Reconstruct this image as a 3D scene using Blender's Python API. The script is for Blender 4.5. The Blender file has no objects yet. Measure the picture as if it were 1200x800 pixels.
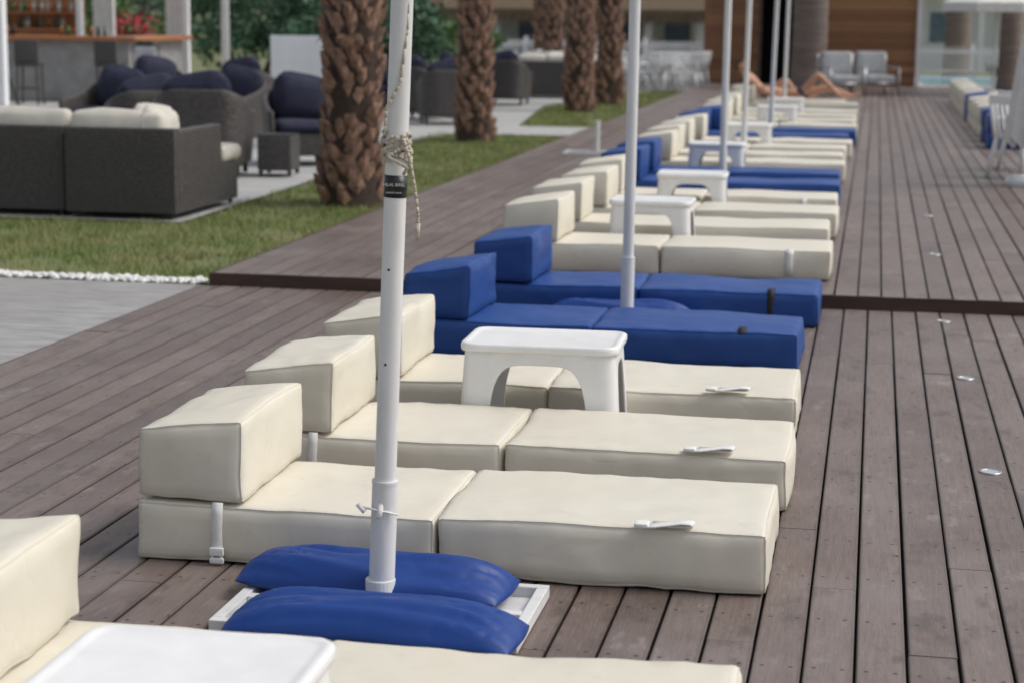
import bpy, bmesh, math, random
import numpy as np
from mathutils import Vector, Matrix, noise
random.seed(7); rng=np.random.default_rng(7)
S=bpy.context.scene
COL=S.collection

# ---------------------------------------------------------------- materials
def newmat(name):
    m=bpy.data.materials.new(name); m.use_nodes=True
    nt=m.node_tree; b=nt.nodes['Principled BSDF']
    return m,nt,b
def N(nt,t,**kw):
    n=nt.nodes.new(t)
    for k,v in kw.items(): setattr(n,k,v)
    return n
def L(nt,a,b): nt.links.new(a,b)
def MA(nt,op,a,b=None,c=None):
    n=nt.nodes.new('ShaderNodeMath'); n.operation=op
    for i,v in enumerate((a,b,c)):
        if v is None: continue
        if isinstance(v,(int,float)): n.inputs[i].default_value=v
        else: nt.links.new(v,n.inputs[i])
    return n.outputs[0]
def MIX(nt,fac,a,b,mode='MIX'):
    n=nt.nodes.new('ShaderNodeMix'); n.data_type='RGBA'; n.blend_type=mode
    for s,v in ((n.inputs[0],fac),(n.inputs[6],a),(n.inputs[7],b)):
        if isinstance(v,(int,float)): s.default_value=v
        elif isinstance(v,tuple): s.default_value=(*v[:3],1)
        else: nt.links.new(v,s)
    return n.outputs[2]
def NOISE(nt,vec,scale,detail=3,rough=.55,stretch=None):
    if stretch:
        mp=N(nt,'ShaderNodeMapping'); mp.inputs['Scale'].default_value=stretch
        L(nt,vec,mp.inputs['Vector']); vec=mp.outputs[0]
    n=N(nt,'ShaderNodeTexNoise'); n.inputs['Scale'].default_value=scale
    n.inputs['Detail'].default_value=detail; n.inputs['Roughness'].default_value=rough
    L(nt,vec,n.inputs['Vector']); return n.outputs['Fac']
def RANGE(nt,v,a,b,c=0.,d=1.):
    n=N(nt,'ShaderNodeMapRange'); L(nt,v,n.inputs[0])
    for i,x in enumerate((a,b,c,d)): n.inputs[i+1].default_value=x
    return n.outputs[0]
def BUMP(nt,b,h,strength=.3,dist=.01):
    n=N(nt,'ShaderNodeBump'); n.inputs['Strength'].default_value=strength; n.inputs['Distance'].default_value=dist
    L(nt,h,n.inputs['Height']); 
    if b.inputs['Normal'].is_linked: L(nt,b.inputs['Normal'].links[0].from_socket,n.inputs['Normal'])
    L(nt,n.outputs[0],b.inputs['Normal'])
def M(name,col,rough=.5,var=.12,vscale=6,bscale=40,bstr=.15,bdist=.005,metal=0,spec=.5,stretch=None,transl=0):
    m,nt,b=newmat(name)
    tc=N(nt,'ShaderNodeTexCoord').outputs['Object']
    f=NOISE(nt,tc,vscale,3,.6,stretch)
    f=RANGE(nt,f,.3,.7)
    lo=tuple(c*(1-var) for c in col); hi=tuple(min(1,c*(1+var)) for c in col)
    L(nt,MIX(nt,f,lo,hi),b.inputs['Base Color'])
    b.inputs['Roughness'].default_value=rough; b.inputs['Metallic'].default_value=metal
    b.inputs['Specular IOR Level'].default_value=spec
    if bstr>0: BUMP(nt,b,NOISE(nt,tc,bscale,2,.6,stretch),bstr,bdist)
    return m
def vinyl(name,col,dirt,crease=.22):
    m,nt,b=newmat(name)
    tc=N(nt,'ShaderNodeTexCoord').outputs['Object']
    oi=N(nt,'ShaderNodeObjectInfo')
    va=N(nt,'ShaderNodeVectorMath'); va.operation='ADD'; L(nt,tc,va.inputs[0])
    cb=N(nt,'ShaderNodeCombineXYZ'); L(nt,MA(nt,'MULTIPLY',oi.outputs['Random'],23.),cb.inputs[0]); L(nt,cb.outputs[0],va.inputs[1]); v=va.outputs[0]
    big=RANGE(nt,NOISE(nt,v,2.2,4,.6),.35,.75)
    c=MIX(nt,MA(nt,'MULTIPLY',big,.45),col,tuple(x*y for x,y in zip(col,dirt)))
    spots=RANGE(nt,NOISE(nt,v,13,4,.7),.58,.76)
    c=MIX(nt,MA(nt,'MULTIPLY',spots,.35),c,tuple(x*y*.82 for x,y in zip(col,dirt)))
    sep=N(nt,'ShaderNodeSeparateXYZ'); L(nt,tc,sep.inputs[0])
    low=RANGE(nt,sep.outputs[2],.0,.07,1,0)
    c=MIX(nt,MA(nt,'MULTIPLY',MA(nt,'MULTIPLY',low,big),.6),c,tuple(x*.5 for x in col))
    L(nt,c,b.inputs['Base Color'])
    L(nt,RANGE(nt,big,0,1,.42,.58),b.inputs['Roughness'])
    b.inputs['Specular IOR Level'].default_value=.4
    wr=NOISE(nt,v,2.4,2,.5,(1.,2.2,1.6))
    ridge=MA(nt,'ABSOLUTE',MA(nt,'SUBTRACT',wr,.5))
    ridge=RANGE(nt,ridge,0,.045,0,1)
    # creases fade in and out
    msk=RANGE(nt,NOISE(nt,v,2.9,1,.5),.42,.6)
    ridge=MIX(nt,msk,(1,1,1),ridge)
    BUMP(nt,b,ridge,crease,.004)
    BUMP(nt,b,NOISE(nt,v,5,2,.5),.5,.012)
    return m
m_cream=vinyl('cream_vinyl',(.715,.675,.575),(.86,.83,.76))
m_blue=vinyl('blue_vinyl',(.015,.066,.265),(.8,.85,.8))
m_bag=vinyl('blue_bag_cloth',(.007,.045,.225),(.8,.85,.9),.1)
m_white=M('white_plastic',(.80,.80,.79),.35,.05,8,60,.05)
m_pole=M('white_painted_metal',(.72,.72,.71),.38,.10,9,30,.08,stretch=(1,1,.25))
m_strapw=M('white_webbing',(.76,.75,.72),.75,.08,30,300,.3)
m_strapb=M('black_webbing',(.012,.012,.014),.7,.2,30,300,.3)
m_black=M('black_plastic',(.015,.015,.017),.4,.2)
m_rope=M('rope_fibre',(.52,.47,.38),.9,.25,60,200,.6)
m_navy=M('navy_fabric',(.022,.024,.05),.9,.25,10,120,.4)
m_canvas=M('offwhite_canvas',(.74,.73,.70),.85,.1,8,100,.3)
m_cushion=M('cream_fabric',(.68,.64,.56),.9,.1,5,80,.3)
m_steel=M('brushed_steel',(.45,.45,.45),.4,.1,20,60,.1,metal=1)
m_glass=M('frosted_lamp_glass',(.42,.44,.44),.25,.1)
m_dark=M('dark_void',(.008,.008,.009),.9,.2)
m_plaster=M('white_render',(.80,.81,.82),.8,.06,2,30,.1)
m_conc=M('bar_concrete',(.30,.295,.285),.8,.2,3,25,.3)
m_orange=M('varnished_wood_top',(.42,.17,.065),.35,.3,5,40,.2,stretch=(.3,4,4))
m_skin=M('skin',(.50,.27,.17),.5,.1,8,80,.1)
m_hair=M('hair_brown',(.03,.017,.01),.7,.3,40,200,.5)
m_swim=M('swimwear_dark',(.02,.03,.08),.7,.2)
m_bark=M('palm_bark',(.29,.175,.125),.9,.6,11,60,.9,.02)
m_barkd=M('palm_fibre_dark',(.06,.038,.028),.95,.4,20,80,.9,.02)
m_barks=M('smooth_palm_bark',(.22,.175,.15),.9,.3,5,30,.7,.02,stretch=(.3,.3,3))
m_bush=M('shrub_leaves',(.08,.155,.045),.6,.55,1.6,20,0)
m_conif=M('conifer_leaves',(.05,.12,.06),.6,.5,1.5,20,0)
m_far=M('distant_leaves',(.10,.14,.085),.7,.5,.5,20,0)  # paler, greyer green: distance haze put into the leaf colour
m_frond=M('palm_fronds',(.06,.10,.03),.55,.3,3,20,0)
m_flower=M('red_petals',(.45,.03,.05),.6,.3,9,20,0)
m_thatch=M('thatch_straw',(.22,.165,.105),.95,.5,9,60,.9,.03,stretch=(6,6,.6))
m_pool=M('pool_water',(.16,.42,.50),.08,.2,3,4,.2,.03)
m_greyfab=M('grey_fabric',(.40,.41,.42),.85,.15,6,80,.3)
m_shingle=M('roof_board',(.10,.07,.05),.8,.3)
m_pebble=M('white_pebbles',(.74,.74,.71),.7,.25,30,90,0)

def deck_mat():
    m,nt,b=newmat('deck_wood')
    tc=N(nt,'ShaderNodeTexCoord').outputs['Object']
    at=N(nt,'ShaderNodeVertexColor'); at.layer_name='bd'
    sp=N(nt,'ShaderNodeSeparateColor'); L(nt,at.outputs['Color'],sp.inputs[0])
    rnd,lx,r2=sp.outputs[0],sp.outputs[1],sp.outputs[2]
    cb=N(nt,'ShaderNodeCombineXYZ'); L(nt,MA(nt,'MULTIPLY',rnd,37.),cb.inputs[2]); L(nt,MA(nt,'MULTIPLY',r2,19.),cb.inputs[1])
    va=N(nt,'ShaderNodeVectorMath'); va.operation='ADD'; L(nt,tc,va.inputs[0]); L(nt,cb.outputs[0],va.inputs[1]); v=va.outputs[0]
    grain=NOISE(nt,v,9,4,.65,(7,.45,1))
    fine=NOISE(nt,v,60,2,.6,(6,.25,1))
    blot=NOISE(nt,tc,1.3,5,.68)
    st=NOISE(nt,v,3.2,4,.7,(2.4,1,1))
    c=MIX(nt,RANGE(nt,rnd,0,1),(.125,.078,.060),(.205,.160,.140))
    c=MIX(nt,MA(nt,'MULTIPLY',RANGE(nt,r2,.5,1.),.6),c,(.090,.064,.055))
    c=MIX(nt,MA(nt,'MULTIPLY',RANGE(nt,grain,.35,.7),.55),c,(.080,.054,.044))
    c=MIX(nt,MA(nt,'MULTIPLY',RANGE(nt,fine,.45,.7),.35),c,(.27,.225,.20))
    c=MIX(nt,MA(nt,'MULTIPLY',RANGE(nt,blot,.42,.68),.5),c,(.24,.205,.188))
    c=MIX(nt,MA(nt,'MULTIPLY',RANGE(nt,st,.55,.68),.5),c,(.060,.043,.037))
    c=MIX(nt,MA(nt,'MULTIPLY',RANGE(nt,st,.40,.28),.45),c,(.33,.29,.265))
    ed=MA(nt,'ABSOLUTE',MA(nt,'SUBTRACT',lx,.5))
    c=MIX(nt,MA(nt,'MULTIPLY',RANGE(nt,ed,.41,.5),.6),c,(.055,.038,.032))
    s3=N(nt,'ShaderNodeSeparateXYZ'); L(nt,tc,s3.inputs[0])
    ym=MA(nt,'SUBTRACT',MA(nt,'FRACT',MA(nt,'MULTIPLY',s3.outputs[1],2.2)),.5)
    ym=MA(nt,'MULTIPLY',ym,.45)
    xm=MA(nt,'MULTIPLY',MA(nt,'SUBTRACT',ed,.29),.14)
    dd=MA(nt,'SQRT',MA(nt,'ADD',MA(nt,'MULTIPLY',ym,ym),MA(nt,'MULTIPLY',xm,xm)))
    sc=RANGE(nt,dd,.0055,.0085,1,0)
    c=MIX(nt,MA(nt,'MULTIPLY',sc,.85),c,(.018,.012,.010))
    L(nt,c,b.inputs['Base Color'])
    L(nt,RANGE(nt,MA(nt,'ADD',MA(nt,'MULTIPLY',blot,.6),MA(nt,'MULTIPLY',rnd,.4)),.2,.8,.36,.60),b.inputs['Roughness'])
    b.inputs['Specular IOR Level'].default_value=.55
    BUMP(nt,b,grain,.45,.004)
    return m
m_deck=deck_mat()
def plank_mat(name,a,bc):
    m,nt,b=newmat(name)
    tc=N(nt,'ShaderNodeTexCoord').outputs['Object']
    at=N(nt,'ShaderNodeVertexColor'); at.layer_name='bd'
    sp=N(nt,'ShaderNodeSeparateColor'); L(nt,at.outputs['Color'],sp.inputs[0])
    g=NOISE(nt,tc,5,4,.6,(.5,1,9))
    c=MIX(nt,sp.outputs[0],a,bc); c=MIX(nt,MA(nt,'MULTIPLY',RANGE(nt,g,.35,.7),.5),c,tuple(x*.5 for x in a))
    L(nt,c,b.inputs['Base Color']); b.inputs['Roughness'].default_value=.5
    return m
m_plank=plank_mat('wall_planks',(.22,.095,.045),(.52,.28,.13))
def grass_mat(name,a,bc,dry):
    m,nt,b=newmat(name)
    tc=N(nt,'ShaderNodeTexCoord').outputs['Object']
    f=RANGE(nt,NOISE(nt,tc,1.3,4,.6),.35,.65); g=RANGE(nt,NOISE(nt,tc,30,2,.6),.3,.7)
    c=MIX(nt,g,a,bc); c=MIX(nt,MA(nt,'MULTIPLY',f,.65),c,dry)
    L(nt,c,b.inputs['Base Color']); b.inputs['Roughness'].default_value=.7
    return m
m_grassbl=grass_mat('grass_blades',(.12,.18,.035),(.20,.26,.07),(.32,.29,.13))
m_soil=grass_mat('lawn_ground',(.10,.13,.04),(.14,.17,.055),(.20,.18,.085))
def pave_mat():
    m,nt,b=newmat('pale_paving')
    tc=N(nt,'ShaderNodeTexCoord').outputs['Object']
    br=N(nt,'ShaderNodeTexBrick'); L(nt,tc,br.inputs['Vector']); br.inputs['Scale'].default_value=1
    br.inputs['Brick Width'].default_value=1.2; br.inputs['Row Height'].default_value=.6; br.inputs['Mortar Size'].default_value=.008
    br.inputs['Color1'].default_value=(.40,.40,.39,1); br.inputs['Color2'].default_value=(.46,.46,.445,1); br.inputs['Mortar'].default_value=(.18,.18,.17,1)
    f=RANGE(nt,NOISE(nt,tc,2,5,.65),.4,.7)
    L(nt,MIX(nt,MA(nt,'MULTIPLY',f,.35),br.outputs['Color'],(.30,.29,.27)),b.inputs['Base Color']); b.inputs['Roughness'].default_value=.7
    return m
m_pave=pave_mat()
def slab_mat():
    m,nt,b=newmat('weathered_concrete')
    tc=N(nt,'ShaderNodeTexCoord').outputs['Object']
    f=RANGE(nt,NOISE(nt,tc,3,5,.65,(1,4,1)),.35,.7); g=RANGE(nt,NOISE(nt,tc,1,4,.6),.4,.65)
    c=MIX(nt,f,(.25,.245,.235),(.40,.395,.385)); c=MIX(nt,MA(nt,'MULTIPLY',g,.4),c,(.21,.195,.18))
    L(nt,c,b.inputs['Base Color']); b.inputs['Roughness'].default_value=.75
    BUMP(nt,b,NOISE(nt,tc,30,3,.6,(1,4,1)),.3,.004)
    return m
m_slab=slab_mat()
def wicker_mat():
    m,nt,b=newmat('dark_wicker')
    tc=N(nt,'ShaderNodeTexCoord').outputs['Object']
    w1=N(nt,'ShaderNodeTexWave'); w1.bands_direction='Z'; w1.inputs['Scale'].default_value=13; w1.inputs['Distortion'].default_value=.8
    nz=NOISE(nt,tc,28,2,.6,(1,1,2.2))
    L(nt,tc,w1.inputs[0])
    h=MA(nt,'MULTIPLY',w1.outputs['Fac'],RANGE(nt,nz,.35,.65,.35,1))
    c=MIX(nt,h,(.020,.018,.017),(.15,.133,.125)); L(nt,c,b.inputs['Base Color']); b.inputs['Roughness'].default_value=.5
    BUMP(nt,b,h,.8,.008)
    return m
m_wick=wicker_mat()

# ---------------------------------------------------------------- mesh helpers
def mk(name,verts,faces,mat=None,parent=None,smooth=False,loc=None):
    me=bpy.data.meshes.new(name); me.from_pydata([tuple(v) for v in verts],[],faces); me.update()
    o=bpy.data.objects.new(name,me); COL.objects.link(o)
    if mat: me.materials.append(mat)
    if smooth: me.polygons.foreach_set('use_smooth',[True]*len(me.polygons))
    if parent: o.parent=parent
    if loc: o.location=loc
    return o
def inst(name,me,parent=None,loc=(0,0,0),rot=0):
    o=bpy.data.objects.new(name,me); COL.objects.link(o); o.parent=parent; o.location=loc; o.rotation_euler=(0,0,rot); return o
def empty(name,loc=(0,0,0),rot=0):
    e=bpy.data.objects.new(name,None); COL.objects.link(e); e.location=loc; e.rotation_euler=(0,0,rot); e.empty_display_size=.2; return e
def rbox(x0,x1,y0,y1,z0,z1,r=.02,res=.05,welt=0,amp=0,seed=0,zf=None,pil=0):
    def lines(a,b):
        rr=min(r,(b-a)*.45); n=max(1,int(round((b-a-2*rr)/res)))
        t=[a,a+.1*rr,a+.25*rr,a+.6*rr] if welt else [a,a+.45*rr]
        mid=[a+rr+(b-a-2*rr)*i/n for i in range(n+1)]
        return t+mid+[a+b-q for q in reversed(t)],rr
    (X,rx),(Y,ry),(Z,rz)=lines(x0,x1),lines(y0,y1),lines(z0,z1)
    r=min(rx,ry,rz)
    idx={};V=[];F=[]
    def vid(i,j,k):
        key=(i,j,k)
        if key in idx: return idx[key]
        p=Vector((X[i],Y[j],Z[k]))
        c=Vector((min(max(p.x,x0+r),x1-r),min(max(p.y,y0+r),y1-r),min(max(p.z,z0+r),z1-r)))
        d=p-c; q=p.copy()
        if d.length>1e-9:
            ax=sum(1 for a in d if abs(a)>1e-9)
            dn=d.normalized(); q=c+dn*r
            if welt and ax>=2:
                s=sorted([abs(a) for a in d]); 
                if s[1]/s[2]>.93 : q+=dn*welt
            nn=dn
            if ax==1 and pil:
                u=(p.x-x0)/(x1-x0);v=(p.y-y0)/(y1-y0);w=(p.z-z0)/(z1-z0)
                g=1
                for val,comp in ((u,abs(dn.x)),(v,abs(dn.y)),(w,abs(dn.z))):
                    if comp<.5: g*=1-(2*val-1)**4
                q+=dn*pil*g
            if amp:
                n1=noise.noise(Vector((p.x*3+seed*7.3,p.y*4,p.z*5)))
                n2=abs(noise.noise(Vector((p.x*7+seed*3.1,p.y*6,p.z*9))))
                q+=nn*(amp*n1-amp*.9*n2)
                q+=Vector((noise.noise(Vector((p.y*2.1+seed,p.z*3,1.7))),noise.noise(Vector((p.x*2.3+seed,p.z*3,5.1))),noise.noise(Vector((p.x*2.+seed,p.y*2.6,9.3)))*(1 if p.z>z0+.05 else 0)))*amp*1.3
        if zf: q.z=zf(q)
        idx[key]=len(V);V.append(q);return idx[key]
    nx,ny,nz=len(X)-1,len(Y)-1,len(Z)-1
    for i in range(nx):
        for j in range(ny):
            F.append((vid(i,j,0),vid(i,j+1,0),vid(i+1,j+1,0),vid(i+1,j,0)))
            F.append((vid(i,j,nz),vid(i+1,j,nz),vid(i+1,j+1,nz),vid(i,j+1,nz)))
    for i in range(nx):
        for k in range(nz):
            F.append((vid(i,0,k),vid(i+1,0,k),vid(i+1,0,k+1),vid(i,0,k+1)))
            F.append((vid(i,ny,k),vid(i,ny,k+1),vid(i+1,ny,k+1),vid(i+1,ny,k)))
    for j in range(ny):
        for k in range(nz):
            F.append((vid(0,j,k),vid(0,j,k+1),vid(0,j+1,k+1),vid(0,j+1,k)))
            F.append((vid(nx,j,k),vid(nx,j+1,k),vid(nx,j+1,k+1),vid(nx,j,k+1)))
    return V,F
def RB(name,x0,x1,y0,y1,z0,z1,mat,parent=None,**kw):
    V,F=rbox(x0,x1,y0,y1,z0,z1,**kw); return mk(name,V,F,mat,parent,True)
class Acc:
    def __init__(s): s.V=[];s.F=[]
    def add(s,V,F):
        o=len(s.V); s.V+= [tuple(v) for v in V]; s.F+=[tuple(i+o for i in f) for f in F]
    def box(s,x0,x1,y0,y1,z0,z1,mt=None):
        V=[(x,y,z) for x in(x0,x1) for y in(y0,y1) for z in(z0,z1)]
        F=[(0,1,3,2),(4,6,7,5),(0,4,5,1),(2,3,7,6),(0,2,6,4),(1,5,7,3)]
        if mt: V=[mt@Vector(v) for v in V]
        s.add(V,F)
    def rb(s,*a,mt=None,**kw):
        V,F=rbox(*a,**kw)
        if mt: V=[mt@v for v in V]
        s.add(V,F)
    def tube(s,p,q,r0,r1=None,n=12,cap=True):
        r1=r0 if r1 is None else r1
        p=Vector(p);q=Vector(q);d=(q-p).normalized()
        a=d.orthogonal().normalized();b=d.cross(a)
        V=[];F=[]
        for c,r in((p,r0),(q,r1)):
            for i in range(n):
                t=2*math.pi*i/n; V.append(c+a*math.cos(t)*r+b*math.sin(t)*r)
        for i in range(n): F.append((i,(i+1)%n,n+(i+1)%n,n+i))
        if cap: F.append(tuple(reversed(range(n))));F.append(tuple(range(n,2*n)))
        s.add(V,F)
    def path(s,pts,r,n=8):
        for a,b in zip(pts,pts[1:]): s.tube(a,b,r,r,n)
    def obj(s,name,mat,parent=None,smooth=False,bev=0,loc=None):
        o=mk(name,s.V,s.F,mat,parent,smooth,loc)
        if bev:
            b=o.modifiers.new('b','BEVEL'); b.width=bev; b.segments=2; b.limit_method='ANGLE'
        return o
def autosmooth(o,ang=40):
    me=o.data; bm=bmesh.new(); bm.from_mesh(me)
    for f in bm.faces: f.smooth=True
    for e in bm.edges:
        if len(e.link_faces)==2 and e.calc_face_angle(0)>math.radians(ang): e.smooth=False
    bm.to_mesh(me); bm.free()

# ---------------------------------------------------------------- ground
def sheet(name,pts,z,mat):
    return mk(name,[(x,y,z) for x,y in pts],[tuple(range(len(pts)))],mat)
sheet('ground',[(-2500,-2500),(2500,-2500),(2500,2500),(-2500,2500)],-.12,m_soil)
sheet('paving',[(-60,15.75),(-5.85,15.75),(-6.0,21),(-6.5,26.9),(-6.3,28.6),(-4.3,28.6),(-4.3,31),(-5.7,31),(-6.5,38),(-5.2,46.5),(-4.3,47),(-4.3,60),(-60,60)],-.012,m_pave)
sheet('concrete_slab',[(-40,-10),(-4.37,-10),(-4.37,12.12),(-40,12.12)],-.01,m_slab)
sheet('lawn',[(-60,12.32),(-4.3,12.32),(-4.3,28.6),(-6.3,28.6),(-6.5,26.9),(-6.0,21),(-5.85,15.75),(-60,15.75)],-.03,m_soil)
sheet('lawn',[(-4.3,31),(-4.3,47),(-5.2,46.5),(-6.5,38),(-5.7,31)],-.03,m_soil)
sheet('lawn',[(-60,45),(-13,45),(-13,75),(-60,75)],-.004,m_soil)
def blades(name,polys,n,hmin,hmax,w):
    V=[];F=[]
    tot=sum((p[1]-p[0])*(p[3]-p[2]) for p in polys)
    for x0,x1,y0,y1,fn in polys:
        k=int(n*(x1-x0)*(y1-y0)/tot)
        for _ in range(k):
            x=random.uniform(x0,x1);y=random.uniform(y0,y1)
            if fn and not fn(x,y): continue
            if noise.noise(Vector((x*1.6,y*1.6,3)))<-.22 and random.random()<.7: continue
            h=random.uniform(hmin,hmax)*(1+.5*noise.noise(Vector((x*2.5,y*2.5,8))));t=random.uniform(0,math.pi);dx=math.cos(t)*w;dy=math.sin(t)*w
            lx=random.uniform(-.03,.03);ly=random.uniform(-.03,.03);o=len(V)
            V+=[(x-dx,y-dy,-.03),(x+dx,y+dy,-.03),(x+lx,y+ly,h-.03)];F.append((o,o+1,o+2))
    mk(name,V,F,m_grassbl)
def lawn_edge(x,y):
    if y<15.7: return True
    xe=-5.85-(y-15.75)*.028 if y<21 else -6.0-(y-21)*.085
    return x>xe+.03*noise.noise(Vector((x,y*5,0)))
blades('grass',[(-12,-4.3,12.34,15.75,None),(-6.5,-4.3,15.75,28.6,lawn_edge)],75000,.025,.07,.004)
blades('grass',[(-6.3,-4.3,31,46,lambda x,y:x>-5.7-(y-31)*.1)],14000,.03,.08,.007)
PV=[];PF=[]
bm=bmesh.new(); bmesh.ops.create_icosphere(bm,subdivisions=1,radius=1); iv=[v.co.copy() for v in bm.verts]; ifc=[tuple(v.index for v in f.verts) for f in bm.faces]; bm.free()
for _ in range(1900):
    x=-4.38-random.random()*7.5;y=random.gauss(12.22,.05);s=random.uniform(.012,.03)
    y=min(max(y,12.12),12.38)
    o=len(PV); a,b,c=s*random.uniform(.8,1.3),s*random.uniform(.8,1.2),s*random.uniform(.6,.9)
    PV+=[(x+v.x*a,y+v.y*b,-.012+v.z*c+random.random()*.02) for v in iv]; PF+=[tuple(i+o for i in f) for f in ifc]
mk('pebble_strip',PV,PF,m_pebble,smooth=True)

# ---------------------------------------------------------------- decks
def deck(name,x0,x1,y0,y1,ztop,bw=.137,gap=.0085,blen=3.6,parent=None):
    V=[];F=[];C=[]
    x=x0;i=0
    while x+bw<=x1+.001:
        y=y0; first=True
        off=random.uniform(.8,blen)
        while y<y1-.01:
            ye=min(y1,y+(off if first else blen)); first=False
            if y1-ye<.4: ye=y1
            dx=random.uniform(-.0015,.0015)
            xa,xb=x+dx,x+bw+dx; ya,yb=y+.0015,ye-.0015; c=.004; dz=random.uniform(-.002,.0015)
            o=len(V);z=ztop+dz
            prof=[(xa,z-.03),(xa,z-c),(xa+c,z),(xb-c,z),(xb,z-c),(xb,z-.03)]
            for yy in (ya,yb):
                V+=[(px,yy,pz) for px,pz in prof]
            r=random.random(); r2=random.random()
            for k in range(5): F.append((o+k,o+6+k,o+7+k,o+k+1)); 
            F.append((o+5,o+4,o+3,o+2,o+1,o)); F.append(tuple(o+6+k for k in range(6)))
            C+= [(r,(px-xa)/bw,r2,1) for _ in (0,1) for px,pz in prof]
            y=ye
        x+=bw+gap;i+=1
    o=mk(name,V,F,m_deck,parent)
    at=o.data.color_attributes.new('bd','FLOAT_COLOR','POINT'); at.data.foreach_set('color',np.array(C,dtype=np.float32).ravel())
    return o
d1=empty('lower_deck'); deck('boards',-4.35,7,-3,12.04,0,parent=d1)
A=Acc();A.box(-4.35,7,-3,12.04,-.10,-.035);A.obj('under_deck_shade_sheet',m_dark,d1)  # solid near-black sheet stands in for the shade seen through the board gaps
A=Acc();A.box(-4.366,-4.353,-3,12.04,-.1,-.004);o=A.obj('edge_board',M('edge_wood',(.07,.045,.035),.6,.3,8,40,.3,stretch=(1,.3,1)),d1)
d2=empty('upper_deck'); deck('boards',-4.27,7,12.06,50.2,.085,parent=d2)
A=Acc();A.box(-4.27,7,12.075,50.2,-.06,.05);A.obj('under_deck_shade_sheet',m_dark,d2)  # same black filler below the upper boards, shade given as colour
A=Acc();A.box(-4.29,7,12.045,12.058,-.02,.0835);A.box(-4.288,-4.273,12.058,50,-.05,.0835)
A.obj('step_fascia',M('fascia_wood',(.06,.032,.023),.55,.35,6,40,.3,stretch=(.3,.3,2)),d2)
for x,y,z in ((.51,9.84,0),(.52,7.77,0),(.48,14.36,.085),(.46,11.7,0),(.5,17.2,.085)):
    e=empty('deck_light',(x,y,z+.002))
    n=24
    V=[];F=[]
    for r,zz in((.046,-.001),(.045,.003),(.037,.003),(.036,.001)):
        V+=[(r*math.cos(2*math.pi*i/n),r*math.sin(2*math.pi*i/n),zz) for i in range(n)]
    for k in range(3):
        for i in range(n): F.append((k*n+i,k*n+(i+1)%n,(k+1)*n+(i+1)%n,(k+1)*n+i))
    mk('ring',V,F,m_steel,e,True)
    mk('lens',[(.036*math.cos(2*math.pi*i/n),.036*math.sin(2*math.pi*i/n),.0015) for i in range(n)],[tuple(range(n))],m_glass,e)
# a few dry leaf fragments blown on to the boards
V=[];F=[]
for _ in range(90):
    y=random.uniform(4.2,12);x=random.uniform(-4.2,2.2);a=random.random()*6.28;l=random.uniform(.006,.018);w=l*.35;o=len(V);z=.004
    ca,sa=math.cos(a),math.sin(a)
    V+=[(x-ca*l,y-sa*l,z),(x+sa*w,y-ca*w,z+.003),(x+ca*l,y+sa*l,z+.002),(x-sa*w,y+ca*w,z+.004)];F.append((o,o+1,o+2,o+3))
mk('dry_leaf_litter',V,F,M('dry_leaf',(.22,.15,.08),.8,.4,9,20,0))

# ---------------------------------------------------------------- loungers
T=.2; LEN=2.08; WID=.7
cache={}
def cush_mesh(kind,mat,res,seed):
    key=(kind,mat.name,res,seed)
    if key in cache: return cache[key]
    amp=.009 if res<.06 else .007
    if kind=='A': V,F=rbox(0,1.012,0,WID,.004,T,r=.022,res=res,welt=.005,amp=amp,seed=seed,pil=.006)
    elif kind=='B': V,F=rbox(1.02,LEN,0,WID,.004,T,r=.022,res=res,welt=.005,amp=amp,seed=seed+5,pil=.008)
    else:
        def zf(q): 
            u=min(max(q.x/.36,0),1); k=(q.z-T-.004)/.24
            return T+.004+k*(.235+.05*u)
        V,F=rbox(0,.36,.005,WID-.005,T+.004,T+.244,r=.022,res=res,welt=.005,amp=amp*1.3,seed=seed+9,zf=zf,pil=.007)
    me=bpy.data.meshes.new('cushion'); me.from_pydata([tuple(v) for v in V],[],F); me.materials.append(mat)
    me.polygons.foreach_set('use_smooth',[True]*len(me.polygons)); cache[key]=me; return me
def strap_mesh(A,pts,w,axis,th=.002):
    pts=[Vector(p) for p in pts]; ax=Vector(axis).normalized()*w/2
    V=[];F=[]
    for i,p in enumerate(pts):
        a=pts[max(i-1,0)];b=pts[min(i+1,len(pts)-1)]; n=(b-a).cross(ax).normalized()*th
        V+=[p-ax-n,p+ax-n,p+ax+n,p-ax+n]
    for i in range(len(pts)-1):
        o=4*i
        for k in range(4): F.append((o+k,o+(k+1)%4,o+4+(k+1)%4,o+4+k))
    F.append((0,3,2,1)); o=4*(len(pts)-1); F.append((o,o+1,o+2,o+3))
    A.add(V,F)
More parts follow.
